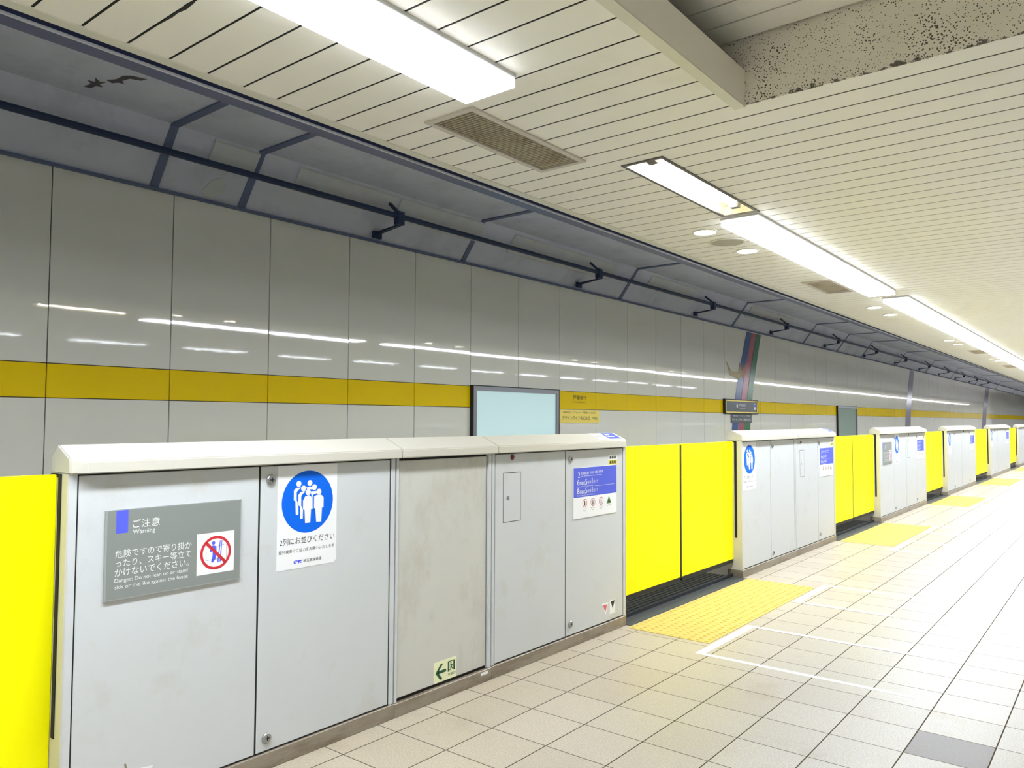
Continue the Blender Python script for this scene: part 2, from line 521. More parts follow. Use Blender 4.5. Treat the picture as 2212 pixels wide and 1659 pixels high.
# pale mortar repairs on the upper half of the haunch
hd = Vector((HT[0]-HB[0], HT[1]-HB[1])); hn = Vector((-hd.y, hd.x)).normalized()
if hn.x > 0: hn = -hn
def on_haunch(t, lift=0.0):
    return (HB[0]+hd.x*t+hn.x*lift, HB[1]+hd.y*t+hn.y*lift)
for (x0, x1, t0, t1) in ((3.20, 3.60, 0.60, 0.97), (4.00, 5.15, 0.52, 0.96), (5.19, 6.45, 0.50, 0.96), (7.0, 9.3, 0.45, 0.93), (10.3, 11.8, 0.5, 0.95), (14.2, 16.5, 0.48, 0.94)):
    pts = [on_haunch(t0), on_haunch(t1), on_haunch(t1-0.03, 0.016), on_haunch(t0+0.03, 0.016)]
    obj('mortar_patch', prism(bmesh.new(), pts, 'x', x0, x1), 'patch', roof, 'pale rough mortar repair')
bm = bmesh.new()
pp = [(3.24, .14), (3.28, .05), (3.36, .06), (3.42, .18), (3.42, .33), (3.36, .42), (3.29, .34)]
def stain(pts, lift):
    lo = [bm.verts.new((x, *on_haunch(t, 0.0))) for x, t in pts]
    hi = [bm.verts.new((x, *on_haunch(t, lift))) for x, t in pts]
    bm.faces.new(lo); bm.faces.new(hi[::-1])
    for i in range(len(pts)):
        j = (i+1) % len(pts)
        bm.faces.new((lo[i], lo[j], hi[j], hi[i]))
stain(pp, 0.006)
obj('leak_crust', bm, 'patch', roof, 'pale crust of a dried leak')
obj('damp_stain', prism(bmesh.new(), [(2.15, 5.37), (2.165, 5.29), (2.125, 5.25), (2.17, 5.24), (2.14, 5.17), (2.185, 5.21), (2.215, 5.19), (2.20, 5.25), (2.235, 5.28), (2.20, 5.30), (2.19, 5.36)], 'z', 3.590, 3.592), 'stain', roof, 'dark damp stain')
obj('damp_stain', prism(bmesh.new(), [(2.20, 5.15), (2.235, 5.09), (2.24, 5.00), (2.27, 4.96), (2.36, 4.93), (2.345, 4.98), (2.285, 5.01), (2.27, 5.08), (2.30, 5.12), (2.265, 5.13), (2.245, 5.17)], 'z', 3.590, 3.592), 'stain', roof, 'dark damp stain')
# navy joint covers up the haunch and across the tunnel roof
RIBS = [-0.9, 2.867, 3.616, 6.399, 9.83, 13.94, 18.0, 20.6, 22.9, 27.0, 31.5, 36.5, 43, 50, 58, 67, 76]
for i, x in enumerate(RIBS):
    bm = bmesh.new()
    w = 0.032
    pts = [on_haunch(0.0), HT, (2.9, HT[1]), (2.9, HT[1]-0.012), (HT[0]+0.005, HT[1]-0.014), on_haunch(0.0, 0.014)]
    prism(bm, pts, 'x', x-w, x+w)
    struct(obj('trim_%d' % (10+i), bm, 'rib'))
struct(obj('trim_4', B(-3.2, XT, YW-0.03, YW+0.0, 3.150, 3.172), 'rib'))
# the track wall of glossy enamel panels with the yellow band
wall = struct(obj('wall_left', B(-3.2, XT, YW+0.012, YW+0.3, -1.5, 3.172), 'seal'))
SZ0, SZ1 = 1.536, 1.771
WX0, WP = 2.158, 0.8795
def panels(z0, z1, skip=()):
    bm = bmesh.new()
    k = -6
    while WX0+k*WP < XT:
        a, b = WX0+k*WP+0.004, WX0+(k+1)*WP-0.004
        k += 1
        if any(s[0] < (a+b)/2 < s[1] for s in skip): continue
        t = random.uniform(-0.0014, 0.0014); t2 = random.uniform(-0.0010, 0.0010)
        vs = []
        for x, y, z in ((a, -t, z0), (b, t, z0), (b, t, z1), (a, -t, z1)):
            vs.append(bm.verts.new((x, YW+y*0.45+(t2 if z == z1 else -t2)*0.4*(z1-z0), z)))
        bk = [bm.verts.new((v.co.x, YW+0.014, v.co.z)) for v in vs]
        bm.faces.new(vs); bm.faces.new(bk[::-1])
        for i in range(4):
            j = (i+1) % 4
            bm.faces.new((vs[i], vs[j], bk[j], bk[i]))
    return bm
CASES = [(6.53, 8.26), (20.5, 22.3)]
obj('enamel_panel_field', panels(-1.3, SZ0-0.006, CASES), 'enamel', wall)
obj('enamel_panel_field', panels(SZ1+0.006, 3.15), 'enamel', wall)
obj('yellow_band', panels(SZ0, SZ1, CASES), 'enamelyellow', wall, 'glossy yellow band along the grey wall')
text('station_name_lettering', [('戸塚安行', 8.62, 1.665, 0.33, 0.062), ('とづかあんぎょう', 8.62, 1.622, 0.33, 0.024)], 'dark', wall, YW-0.004, 'small black station name on the yellow band')
# ends and the unseen side of the platform
struct(obj('wall_end', B(XT, XT+0.2, 2.7, 6.3, -1.5, 3.9), 'tunnel'))
struct(obj('wall_platform_end', B(XE, XE+0.2, -5.0, EDGE, -1.3, 3.6), 'farwall'))
struct(obj('wall_right', B(-3.2, XE, -5.2, -5.0, -1.3, 3.6), 'farwall'))
struct(obj('wall_back', B(-3.4, -3.2, -5.2, 6.3, -1.5, 3.9), 'farwall'))

# ------------------------------------------------------------------ ceiling lights
def diffuser_light(x0, x1, yc, label, group, dm='diffuser', first=False, last=False):
    w, d = 0.122, 0.052
    t = thing('fluorescent_ceiling_light', label, 'ceiling light', ((x0+x1)/2, yc, CZ), group)
    obj('housing', B(x0, x1, yc-w-0.004, yc+w+0.004, CZ-0.014, CZ-0.0005), 'lamphousing', t)
    obj('diffuser', B(x0+0.006, x1-0.006, yc-w, yc+w, CZ-d-0.001, CZ-d+0.002), dm, t, 'glowing white diffuser')
    for s in (-1, 1):
        obj('diffuser_side', prism(bmesh.new(), [(yc+s*w, CZ-d+0.002), (yc+s*w, CZ-0.014), (yc+s*(w-0.004), CZ-0.014), (yc+s*(w-0.004), CZ-d+0.002)], 'x', x0+0.006, x1-0.006), 'lens', t)
    obj('end_cap', B(x0, x0+0.006, yc-w, yc+w, CZ-d, CZ-0.014), 'lens', t)
    obj('end_cap', B(x1-0.006, x1, yc-w, yc+w, CZ-d, CZ-0.014), 'lens', t)
    return t
YL = 1.905
G1 = 'fluorescent lights of the row above the yellow gates'
def order(i): return ['first', 'second', 'third', 'fourth', 'fifth', 'sixth', 'seventh', 'eighth', 'ninth', 'tenth', 'eleventh', 'twelfth', 'thirteenth', 'fourteenth', 'fifteenth', 'sixteenth'][i]
for i, x1 in enumerate((2.24, 1.03, -0.18)):
    diffuser_light(x1-1.205, x1, YL, ['long white ceiling light ending just before the louvred vent, largest in the photo',
        'white ceiling light next behind the one that ends before the louvred vent', 'white ceiling light overhead behind the camera, third from the vent'][i], G1)
# the open fitting with a bare tube
t = thing('bare_tube_ceiling_light', 'recessed ceiling light without cover, bare tube in a yellowed white tray', 'ceiling light', (4.03, 1.89, CZ))
bm = bmesh.new()
x0, x1, y0, y1 = 3.415, 4.65, 1.79, 1.99
for q in ((x0, x1, y0, y1, CZ+0.055, CZ+0.06), (x0, x1, y0-0.003, y0, CZ+0.002, CZ+0.06), (x0, x1, y1, y1+0.003, CZ+0.002, CZ+0.06), (x0-0.003, x0, y0, y1, CZ+0.002, CZ+0.06), (x1, x1+0.003, y0, y1, CZ+0.002, CZ+0.06)):
    box(bm, *q)
obj('reflector_tray', bm, 'tray', t)
bm = bmesh.new()
for q in ((3.395, 4.67, 1.772, 1.790, CZ-0.006, CZ+0.003), (3.395, 4.67, 1.990, 2.008, CZ-0.006, CZ+0.003), (3.395, 3.415, 1.79, 1.99, CZ-0.006, CZ+0.003), (4.65, 4.67, 1.79, 1.99, CZ-0.006, CZ+0.003)):
    box(bm, *q)
obj('rim_frame', bm, 'lampframe', t)
obj('maker_label', B(3.57, 3.73, 1.935, 1.957, CZ+0.0515, CZ+0.0545), 'pink', t, 'small pink label')
def tube_x(bm, xa, xb, yc, zc, r, n=16):
    ra = [bm.verts.new((xa, yc+r*math.cos(2*math.pi*i/n), zc+r*math.sin(2*math.pi*i/n))) for i in range(n)]
    rb = [bm.verts.new((xb, yc+r*math.cos(2*math.pi*i/n), zc+r*math.sin(2*math.pi*i/n))) for i in range(n)]
    for i in range(n):
        bm.faces.new((ra[i], ra[(i+1) % n], rb[(i+1) % n], rb[i]))
    bm.faces.new(ra); bm.faces.new(rb[::-1])
    return bm
tb = obj('fluorescent_tube', tube_x(bmesh.new(), 3.50, 4.50, 1.87, CZ+0.024, 0.019), 'tube', t)
for xa in (3.455, 4.50):
    obj('lamp_holder', B(xa, xa+0.045, 1.845, 1.895, CZ+0.004, CZ+0.055), 'lampframe', t)
for i in range(3):
    diffuser_light(4.70+i*1.205, 4.70+i*1.205+1.2, YL+0.01, ['white ceiling light directly beyond the bare-tube fitting',
        'white ceiling light second beyond the bare-tube fitting', 'white ceiling light third beyond the bare-tube fitting, before the gap'][i], G1)
for i in range(6):
    x = 8.78+i*1.24
    diffuser_light(x, x+1.225, YL-0.01, '%s white ceiling light of the long run beyond the gap in the row' % order(i), G1)
for i in range(14):
    x = 16.45+i*1.24
    diffuser_light(x, x+1.225, YL-0.01, '%s white ceiling light of the farthest run, past the far vent' % order(i), G1)
for i in range(13):
    x = 34.0+i*2.6
    diffuser_light(x, x+2.45, YL-0.01, 'long ceiling light of the row far down the platform', 'ceiling lights far down the platform')
for i in range(16):
    x = -2.6+i*1.95
    diffuser_light(x, x+1.225, -1.54, '%s white ceiling light of the row over the middle of the platform' % order(i), 'fluorescent lights over the middle of the platform', 'diffuser_b')

for i, (x, y) in enumerate(((4.965, 2.27), (5.72, 2.27), (9.47, 2.27), (10.24, 2.27), (14.05, 2.25), (14.80, 2.24), (18.7, 2.20), (19.4, 2.17))):
    lab = ['round downlight before the speaker grille, by the bare-tube fitting', 'round downlight just past the speaker grille', 'first round downlight of the pair beyond the second vent', 'second round downlight of the pair beyond the second vent',
           'first round downlight of the pair before the third vent', 'second round downlight of the pair before the third vent', 'first round downlight of the farthest pair', 'second round downlight of the farthest pair'][i]
    t = thing('downlight', lab, 'downlight', (x, y, CZ), 'round downlights along the ceiling edge')
    obj('rim', lathe_z(bmesh.new(), x, y, [(0.088, CZ-0.0005), (0.086, CZ-0.006), (0.076, CZ-0.008), (0.074, CZ-0.0005)]), 'trimwhite', t)
    obj('lamp_lens', lathe_z(bmesh.new(), x, y, [(0.073, CZ-0.003), (0.071, CZ-0.0075), (0.03, CZ-0.009)]), 'down', t, 'bright warm white lens')
t = thing('ceiling_speaker', 'round grey perforated speaker set in the ceiling between two downlights', 'speaker', (5.35, 2.275, CZ))
obj('rim', lathe_z(bmesh.new(), 5.35, 2.275, [(0.132, CZ-0.0005), (0.130, CZ-0.006), (0.116, CZ-0.007), (0.114, CZ-0.0005)], 40), 'trimwhite', t)
obj('grille', lathe_z(bmesh.new(), 5.35, 2.275, [(0.114, CZ-0.0012), (0.112, CZ-0.003), (0.02, CZ-0.0038)], 40), 'speaker', t)

for i, (x0, x1, y0, y1) in enumerate(VENTS):
    t = thing('ceiling_vent', ['large louvred beige vent just past the long ceiling light', 'louvred beige vent beside the ceiling lights past the speaker', 'small far louvred vent between two pairs of downlights', 'smallest far louvred vent beyond the last downlights'][i], 'vent', ((x0+x1)/2, (y0+y1)/2, CZ), 'louvred vents in the ceiling')
    bm = bmesh.new()
    f = 0.028
    for q in ((x0, x1, y0, y0+f), (x0, x1, y1-f, y1), (x0, x0+f, y0+f, y1-f), (x1-f, x1, y0+f, y1-f)):
        box(bm, *q, CZ-0.009, CZ-0.0005)
    obj('frame', bm, 'ventframe', t)
    bm = bmesh.new()
    n = 42
    for k in range(n):
        x = x0+f+(x1-x0-2*f)*(k+0.5)/n
        box(bm, x-0.002, x+0.002, y0+f*0.6, y1-f*0.6, CZ-0.0035, CZ+0.0030)
    obj('louvre_grille', bm, 'vent', t)
    obj('back_box', B(x0+0.014, x1-0.014, y0+0.014, y1-0.014, CZ+0.02, CZ+0.03), 'ventdark', t)

# ------------------------------------------------------------------ cable along the haunch
CY, CZC = 5.455, 3.345
t = thing('tunnel_cable', 'thick navy cable running along the tunnel haunch above the wall', 'cable', (0, CY, CZC))
obj('sheath', tube_x(bmesh.new(), -3.0, XT, CY, CZC, 0.026), 'pipe', t)
for i in range(12):
    x = 5.07+3.58*i
    b = obj('bracket', bevel(B(x-0.045, x+0.045, CY-0.034, CY+0.034, CZC-0.085, CZC+0.045), 0.006), 'pipe', t, 'navy clamp with arms to the haunch')
    obj('foot_arm', prism(bmesh.new(), [(CY-0.01, CZC-0.080), (CY+0.01, CZC-0.095), (5.79, CZC-0.135), (5.79, CZC-0.108)], 'x', x-0.02, x+0.02), 'pipe', b)
    obj('foot_plate', B(x-0.05, x+0.05, 5.755, 5.79, CZC-0.17, CZC-0.10), 'pipe', b)
    obj('upper_arm', prism(bmesh.new(), [(CY-0.012, CZC+0.03), (CY+0.02, CZC+0.03), (5.600, CZC+0.14), (5.580, CZC+0.155)], 'x', x-0.018, x+0.018), 'pipe', b)

# ------------------------------------------------------------------ screen cabinets
YF = 2.731          # face of the doors
YP = 2.7225         # face of the plinth
CAPP = [(2.695, 1.212), (2.696, 1.253), (2.82, 1.308), (2.872, 1.268), (2.872, 1.212)]
CAPE = [(2.719, 1.212), (2.724, 1.264), (2.82, 1.308), (2.868, 1.268), (2.868, 1.212)]
def cap_mesh(x0, x1, tl, tr):
    st = ([(x0, CAPE), (x0+0.048, CAPP)] if tl else [(x0, CAPP)]) + ([(x1-0.048, CAPP), (x1, CAPE)] if tr else [(x1, CAPP)])
    bm = bmesh.new()
    rings = [[bm.verts.new((x, *p)) for p in prof] for x, prof in st]
    for a, b in zip(rings, rings[1:]):
        for i in range(5):
            j = (i+1) % 5
            bm.faces.new((a[i], a[j], b[j], b[i]))
    bm.faces.new(rings[0]); bm.faces.new(rings[-1][::-1])
    return bevel(bm, 0.004, 2)

def screw(parent, x, z):
    o = obj('lock_screw', lathe_y(bmesh.new(), x, z, [(0.021, YF), (0.021, YF-0.006), (0.018, YF-0.0095), (0.010, YF-0.0105)]), 'chrome', parent)
    bm = bmesh.new()
    box(bm, x-0.009, x+0.009, YF-0.0112, YF-0.0104, z-0.0025, z+0.0025)
    box(bm, x-0.0025, x+0.0025, YF-0.0113, YF-0.0104, z-0.009, z+0.009)
    obj('cross_slot', bm, 'dark', o)

def shell(t, x0, x1, tl, tr, posts, doors, cap0=None, cap1=None, door_mat='cabinet', dz=(0.074, 1.205)):
    """body, plinth, cap, posts and doors shared by every unit."""
    obj('body', B(x0+0.002, x1-0.002, 2.7385, 2.866, 0.068, 1.2115), 'cabinet', t)
    obj('seal_frame', B(x0+0.004, x1-0.004, 2.7345, 2.7385, 0.0685, 1.211), 'seal', t)
    obj('plinth', bevel(B(x0, x1, YP, 2.866, 0.0, 0.067), 0.002), 'plinth', t)
    obj('cap', cap_mesh(cap0 if cap0 is not None else x0, cap1 if cap1 is not None else x1, tl, tr), 'cream', t, 'cream sloped cap')
    for a, b in posts:
        obj('post', B(a, b, YF-0.002, 2.7345, 0.069, 1.2115), 'cabinet', t)
    for a, b in doors:
        obj('door_panel', bevel(B(a, b, YF, 2.7346, *dz), 0.0018), door_mat, t)

def end_plate(t, x, side):
    a, b = (x-0.003, x+0.002) if side < 0 else (x-0.002, x+0.003)
    e = obj('end_plate', B(a, b, YF-0.0035, 2.866, 0.067, 1.2118), 'cream', t, 'cream end face with the gate slot')
    a, b = (x-0.006, x-0.003) if side < 0 else (x+0.003, x+0.006)
    bm = bmesh.new()
    for q in ((2.772, 2.7945, 0.35, 1.2115), (2.846, 2.853, 0.12, 1.2115), (2.7945, 2.846, 1.200, 1.2115)):
        box(bm, a, b, *q)
    obj('slot_seal', bm, 'slot', e)

HEADS = [(-0.048, 0.077), (0.008, 0.077), (-0.024, 0.056), (0.031, 0.058), (0.055, 0.037), (-0.001, 0.039)]
BODY_L = [(-0.026, 0.006), (-0.016, 0.022), (0.005, 0.026), (0.022, 0.014), (0.023, -0.032), (0.015, -0.034), (0.012, -0.09), (-0.014, -0.09), (-0.018, -0.034), (-0.026, -0.03)]
BODY_R = [(0.030, 0.019), (0.043, 0.024), (0.067, 0.024), (0.080, 0.012), (0.080, -0.03), (0.072, -0.032), (0.069, -0.091), (0.043, -0.09), (0.037, -0.033), (0.030, -0.03)]
BACK_1 = [(-0.072, 0.052), (-0.060, 0.061), (-0.035, 0.061), (-0.050, 0.052), (-0.058, 0.043), (-0.058, 0.009), (-0.049, -0.003), (-0.048, -0.051), (-0.061, -0.051), (-0.064, 0.006), (-0.072, 0.010)]
BACK_2 = [(-0.050, 0.031), (-0.038, 0.043), (-0.013, 0.042), (-0.028, 0.034), (-0.035, 0.024), (-0.035, -0.016), (-0.025, -0.028), (-0.026, -0.069), (-0.038, -0.069), (-0.040, -0.018), (-0.050, -0.012)]
SH_1 = [(-0.012, 0.060), (0.026, 0.060), (0.020, 0.050), (-0.004, 0.050)]
SH_2 = [(0.012, 0.041), (0.050, 0.041), (0.040, 0.030), (0.024, 0.026), (0.024, 0.012), (0.014, 0.030)]

def queue_sticker(parent, x0, z0, lean=0.0):
    """white sticker 0.302 x 0.430 with the blue two-row queue sign; lower corner at x0, z0."""
    y = YF-0.0010
    w, h = 0.302, 0.428
    o = flat('queue_sticker', [[(x0, z0), (x0+w-0.012, z0), (x0+w, z0+0.012), (x0+w, z0+h), (x0, z0+h)]], 'paper', parent, y, 0.0010, 'white sticker with blue disc of people queuing in two rows')
    cx, cz = x0+0.150, z0+0.273
    flat('blue_disc', [circ(cx, cz, 0.1305, 48)], 'blue', o, y-0.0003, 0.0003)
    P = lambda pts: [(cx+a, cz+b) for a, b in pts]
    flat('queue_pictogram', [P(BACK_1), P(SH_1)] + [P(circ(a, b, 0.0125, 16)) for a, b in HEADS[:2]], 'white_print', o, y-0.0005, 0.0002)
    flat('queue_pictogram', [P([(a*1.0+s*0.0028*(1 if a > -0.03 else -1), b) for a, b in BACK_2]) for s in (1,)], 'blue', o, y-0.0006, 0.0001)
    flat('queue_pictogram', [P(BACK_2), P(SH_2)] + [P(circ(a, b, 0.0125, 16)) for a, b in HEADS[2:4]], 'white_print', o, y-0.0007, 0.0002)
    flat('queue_pictogram', [P([(a-0.0035, b+0.003) for a, b in BODY_L]), P([(a-0.0035, b+0.003) for a, b in BODY_R])], 'blue', o, y-0.0008, 0.0001)
    flat('queue_pictogram', [P(BODY_L), P(BODY_R)] + [P(circ(a, b, 0.0130, 16)) for a, b in HEADS[4:]], 'white_print', o, y-0.0010, 0.0002)
    text('lettering', [('2列にお並びください', x0+0.013, z0+0.100, 0.278, 0.029), ('整列乗車にご協力をお願いいたします', x0+0.009, z0+0.066, 0.282, 0.015), ('埼玉高速鉄道', x0+0.130, z0+0.020, 0.094, 0.0125)], 'dark', o, y-0.0004)
    flat('logo_mark', [[(x0+0.083, z0+0.032), (x0+0.083, z0+0.021), (x0+0.0955, z0+0.021), (x0+0.0955, z0+0.0245), (x0+0.087, z0+0.0245), (x0+0.087, z0+0.032)],
                       [(x0+0.089, z0+0.033), (x0+0.102, z0+0.033), (x0+0.102, z0+0.0265), (x0+0.0985, z0+0.0265), (x0+0.0985, z0+0.0295), (x0+0.089, z0+0.0295)],
                       [(x0+0.104, z0+0.033), (x0+0.122, z0+0.033), (x0+0.122, z0+0.028), (x0+0.116, z0+0.0265), (x0+0.123, z0+0.020), (x0+0.117, z0+0.020), (x0+0.110, z0+0.026), (x0+0.110, z0+0.020), (x0+0.104, z0+0.020)]], 'violet', o, y-0.0004, 0.0003)
    return o

def warning_sign(parent, x0, z0, w=0.512, h=0.307):
    y = YF-0.008
    o = flat('warning_sign', [rect(x0, x0+w, z0, z0+h)], 'signedge', parent, y, 0.008, 'grey warning plate with white lettering and red ban sign')
    flat('sign_face', [rect(x0+0.006, x0+w-0.004, z0+0.004, z0+h-0.003)], 'signgrey', o, y-0.0004, 0.0004)
    yy = y-0.0008
    flat('blue_tab', [rect(x0+0.035, x0+0.075, z0+0.226, z0+h-0.003)], 'violet', o, yy, 0.0003)
    text('lettering', [('ご注意', x0+0.091, z0+0.239, 0.096, 0.030), ('Warning', x0+0.092, z0+0.214, 0.079, 0.020),
        ('危険ですので寄り掛か', x0+0.034, z0+0.142, 0.276, 0.027), ('ったり、スキー等立て', x0+0.036, z0+0.111, 0.272, 0.026), ('かけないでください。', x0+0.034, z0+0.079, 0.266, 0.027),
        ('Danger: Do not lean on or stand', x0+0.034, z0+0.055, 0.262, 0.017), ('skis or the like against the fence', x0+0.035, z0+0.033, 0.262, 0.017)], 'white_print', o, yy)
    flat('pictogram_panel', [rect(x0+0.331, x0+0.483, z0+0.037, z0+0.190)], 'paper', o, yy, 0.0003)
    cx, cz = x0+0.407, z0+0.114
    P = lambda pts: [(cx+a, cz+b) for a, b in pts]
    flat('leaning_person', [P(circ(-0.010, 0.037, 0.007, 14)), P([(-0.024, 0.022), (-0.012, 0.028), (0.002, 0.024), (0.003, -0.002), (-0.001, -0.023), (-0.011, -0.036), (-0.019, -0.034), (-0.013, -0.010), (-0.013, 0.006), (-0.023, 0.004)])], 'violet', o, yy-0.0003, 0.0002)
    flat('ski_pair', [P([(0.016, 0.044), (0.019, 0.044), (0.012, -0.038), (0.007, -0.038)]), P([(0.023, 0.044), (0.026, 0.044), (0.021, -0.036), (0.016, -0.036)]), P([(0.008, 0.020), (0.034, 0.027), (0.034, 0.0285), (0.008, 0.0215)])], 'violet', o, yy-0.0003, 0.0002)
    flat('fence_line', [P(rect(-0.040, -0.0385, -0.024, 0.006)), P(rect(0.0435, 0.045, -0.034, 0.030)), P(rect(-0.040, 0.018, -0.0255, -0.024))], 'greyprint', o, yy-0.0003, 0.0002)
    bm = bmesh.new()
    ring_band(bm, cx, cz, 0.053, 0.063, yy-0.0006, 0.0003, 44)
    prism(bm, P([(-0.043, 0.035), (-0.035, 0.043), (0.043, -0.035), (0.035, -0.043)]), 'y', yy-0.0006, yy-0.0003)
    obj('ban_ring', bm, 'red', o)
    return o

def info_poster(parent, x0, z0, w=0.516, h=0.318, far=False):
    """blue and white notice: boarding positions over four small signs."""
    y = YF-0.004
    o = flat('information_poster', [rect(x0, x0+w, z0, z0+h)], 'paper', parent, y, 0.004, 'notice with blue upper half and white lower half of four small signs')
    yy = y-0.0003
    flat('blue_field', [rect(x0+0.001, x0+w-0.001, z0+0.132, z0+h-0.001)], 'posterblue', o, yy, 0.0003)
    y2 = yy-0.0003
    s = w/0.516
    X = lambda a: x0+a*s
    text('lettering', [('2', X(.048), z0+0.256, .024*s, 0.034), ('埼玉高速鉄道線', X(.078), z0+0.272, .096*s, 0.018), ('赤羽岩淵', X(.186), z0+0.274, .050*s, 0.016), ('後楽園', X(.246), z0+0.275, .036*s, 0.016), ('目黒方面', X(.292), z0+0.276, .052*s, 0.017),
        ('For Akabane-iwabuchi, Meguro', X(.080), z0+0.258, .25*s, 0.009),
        ('6', X(.040), z0+0.208, .022*s, 0.036), ('両編成', X(.066), z0+0.208, .062*s, 0.022), ('5', X(.132), z0+0.208, .022*s, 0.036), ('号車', X(.158), z0+0.210, .042*s, 0.022), ('1', X(.208), z0+0.210, .009*s, 0.036), ('番ドア', X(.226), z0+0.212, .056*s, 0.020),
        ('6-car train, Car No.5 Door 1', X(.042), z0+0.194, .20*s, 0.009),
        ('8', X(.040), z0+0.152, .022*s, 0.036), ('両編成', X(.066), z0+0.152, .062*s, 0.022), ('5', X(.132), z0+0.152, .022*s, 0.036), ('号車', X(.158), z0+0.154, .042*s, 0.022), ('1', X(.208), z0+0.154, .009*s, 0.036), ('番ドア', X(.226), z0+0.156, .056*s, 0.020),
        ('8-car train, Car No.5 Door 1', X(.042), z0+0.138, .20*s, 0.009)], 'white_print', o, y2)
    flat('rule_line', [rect(X(.25), X(.485), z0+0.1925, z0+0.1942)], 'white_print', o, y2, 0.0002)
    for a in (0.127, 0.222, 0.321):
        bm = bmesh.new()
        ring_band(bm, X(a), z0+0.091, 0.0225, 0.0262, y2, 0.0003, 24)
        obj('ban_ring', bm, 'red', o)
        c, d = X(a), z0+0.091
        pol = [circ(c-0.001, d+0.012, 0.0045, 10), [(c-0.006, d+0.006), (c+0.006, d+0.006), (c+0.004, d-0.004), (c+0.007, d-0.016), (c-0.007, d-0.016), (c-0.004, d-0.003)]]
        flat('small_figure', pol, 'dark', o, y2, 0.0003)
    c, d = X(0.418), z0+0.090
    flat('green_sign', [[(c-0.028, d-0.022), (c+0.028, d-0.022), (c+0.002, d+0.024), (c-0.002, d+0.024)]], 'leafgreen', o, y2, 0.0003)
    flat('small_figure', [circ(c, d+0.006, 0.005, 10), [(c-0.010, d-0.014), (c+0.012, d-0.014), (c+0.006, d+0.001), (c-0.006, d+0.001)]], 'dark', o, y2-0.0003, 0.0003)
    text('caption_lettering', [('かけこみ', X(.100), z0+0.052, .050*s, .008), ('禁止', X(.112), z0+0.040, .026*s, .008), ('乗り出し', X(.196), z0+0.052, .050*s, .008), ('禁止', X(.208), z0+0.040, .026*s, .008), ('立てかけ', X(.296), z0+0.052, .050*s, .008), ('禁止', X(.308), z0+0.040, .026*s, .008), ('足元注意', X(.394), z0+0.052, .050*s, .008)], 'greyprint', o, y2)
    return o

def hatch(parent, x0, x1, z0, z1):
    y = YF-0.0008
    o = flat('key_hatch', [rect(x0, x1, z0, z1)], 'cabinet', parent, y, 0.0008)
    bm = bmesh.new()
    t = 0.0035
    for q in (rect(x0-t, x1+t, z1, z1+t), rect(x0-t, x1+t, z0-t, z0), rect(x0-t, x0, z0, z1), rect(x1, x1+t, z0, z1)):
        prism(bm, q, 'y', YF-0.0006, YF)
    obj('hatch_gap', bm, 'seal', o)
    zz = z0+(z1-z0)*0.49
    obj('hatch_lock', lathe_y(bmesh.new(), x0+0.038, zz, [(0.011, y), (0.011, y-0.003), (0.006, y-0.004)], 14), 'chrome', o)
    return o

def indicator(parent, x, z):
    o = obj('indicator_lamp', lathe_y(bmesh.new(), x, z, [(0.016, YF), (0.016, YF-0.004), (0.013, YF-0.007), (0.006, YF-0.009)]), 'redlens', parent, 'dark red indicator lens')
    return o

def hazard(parent, x0, z0, w=0.106, h=0.066):
    y = YF-0.0010
    o = flat('hazard_sticker', [rect(x0, x0+w, z0+h*0.5, z0+h)], 'paper', parent, y, 0.001, 'small white and yellow sticker with black bars')
    flat('yellow_half', [rect(x0, x0+w, z0, z0+h*0.5)], 'hazyellow', o, y, 0.001)
    pol = []
    for k in range(4):
        a = x0+0.010+k*0.024
        pol += [[(a, z0+0.006), (a+0.013, z0+0.006), (a+0.016, z0+0.027), (a+0.003, z0+0.027)], [(a, z0+0.039), (a+0.013, z0+0.039), (a+0.016, z0+0.059), (a+0.003, z0+0.059)]]
    flat('black_bar', pol, 'dark', o, y-0.0003, 0.0003)
    return o

def triangles(parent, x, z):
    y = YF-0.0009
    a = flat('position_sticker', [[(x-0.040, z+0.084), (x+0.040, z+0.080), (x+0.004, z)]], 'paper', parent, y, 0.0009, 'white sticker with a red triangle pointing down')
    flat('red_triangle', [[(x-0.026, z+0.072), (x+0.026, z+0.070), (x+0.003, z+0.022)]], 'pink', a, y-0.0003, 0.0003)
    x2 = x+0.092
    b = flat('position_sticker', [rect(x2-0.034, x2+0.036, z-0.002, z+0.086)], 'paper', parent, y, 0.0009, 'white sticker with a black triangle pointing down')
    flat('black_triangle', [[(x2-0.022, z+0.080), (x2+0.028, z+0.080), (x2+0.003, z+0.030)]], 'dark', b, y-0.0003, 0.0003)

def cap_sticker(parent, xa, xb, split):
    """sticker lying on the front slope of the cap."""
    P = lambda s, l: (2.696+(2.82-2.696)*s - 0.0009*l, 1.253+(1.308-1.253)*s + 0.0019*l)
    def sheet(name, a, b, s0, s1, m, l, label=None):
        return obj(name, prism(bmesh.new(), [P(s0, 0.4), P(s1, 0.4), P(s1, l), P(s0, l)], 'x', a, b), m, parent, label)
    sheet('cap_sticker', xa, xb, 0.22, 0.96, 'paper', 1.0, 'white and blue sticker on the cap')
    sheet('cap_sticker_blue', split, xb-0.006, 0.30, 0.93, 'posterblue', 1.4)
    for k in range(2):
        s = 0.50+0.2*k
        sheet('cap_sticker_line', split+0.02, xb-0.05-0.03*k, s, s+0.09, 'white_print', 1.7)
    sheet('cap_sticker_line', xa+0.03, split-0.04, 0.6, 0.68, 'greyprint', 1.4)

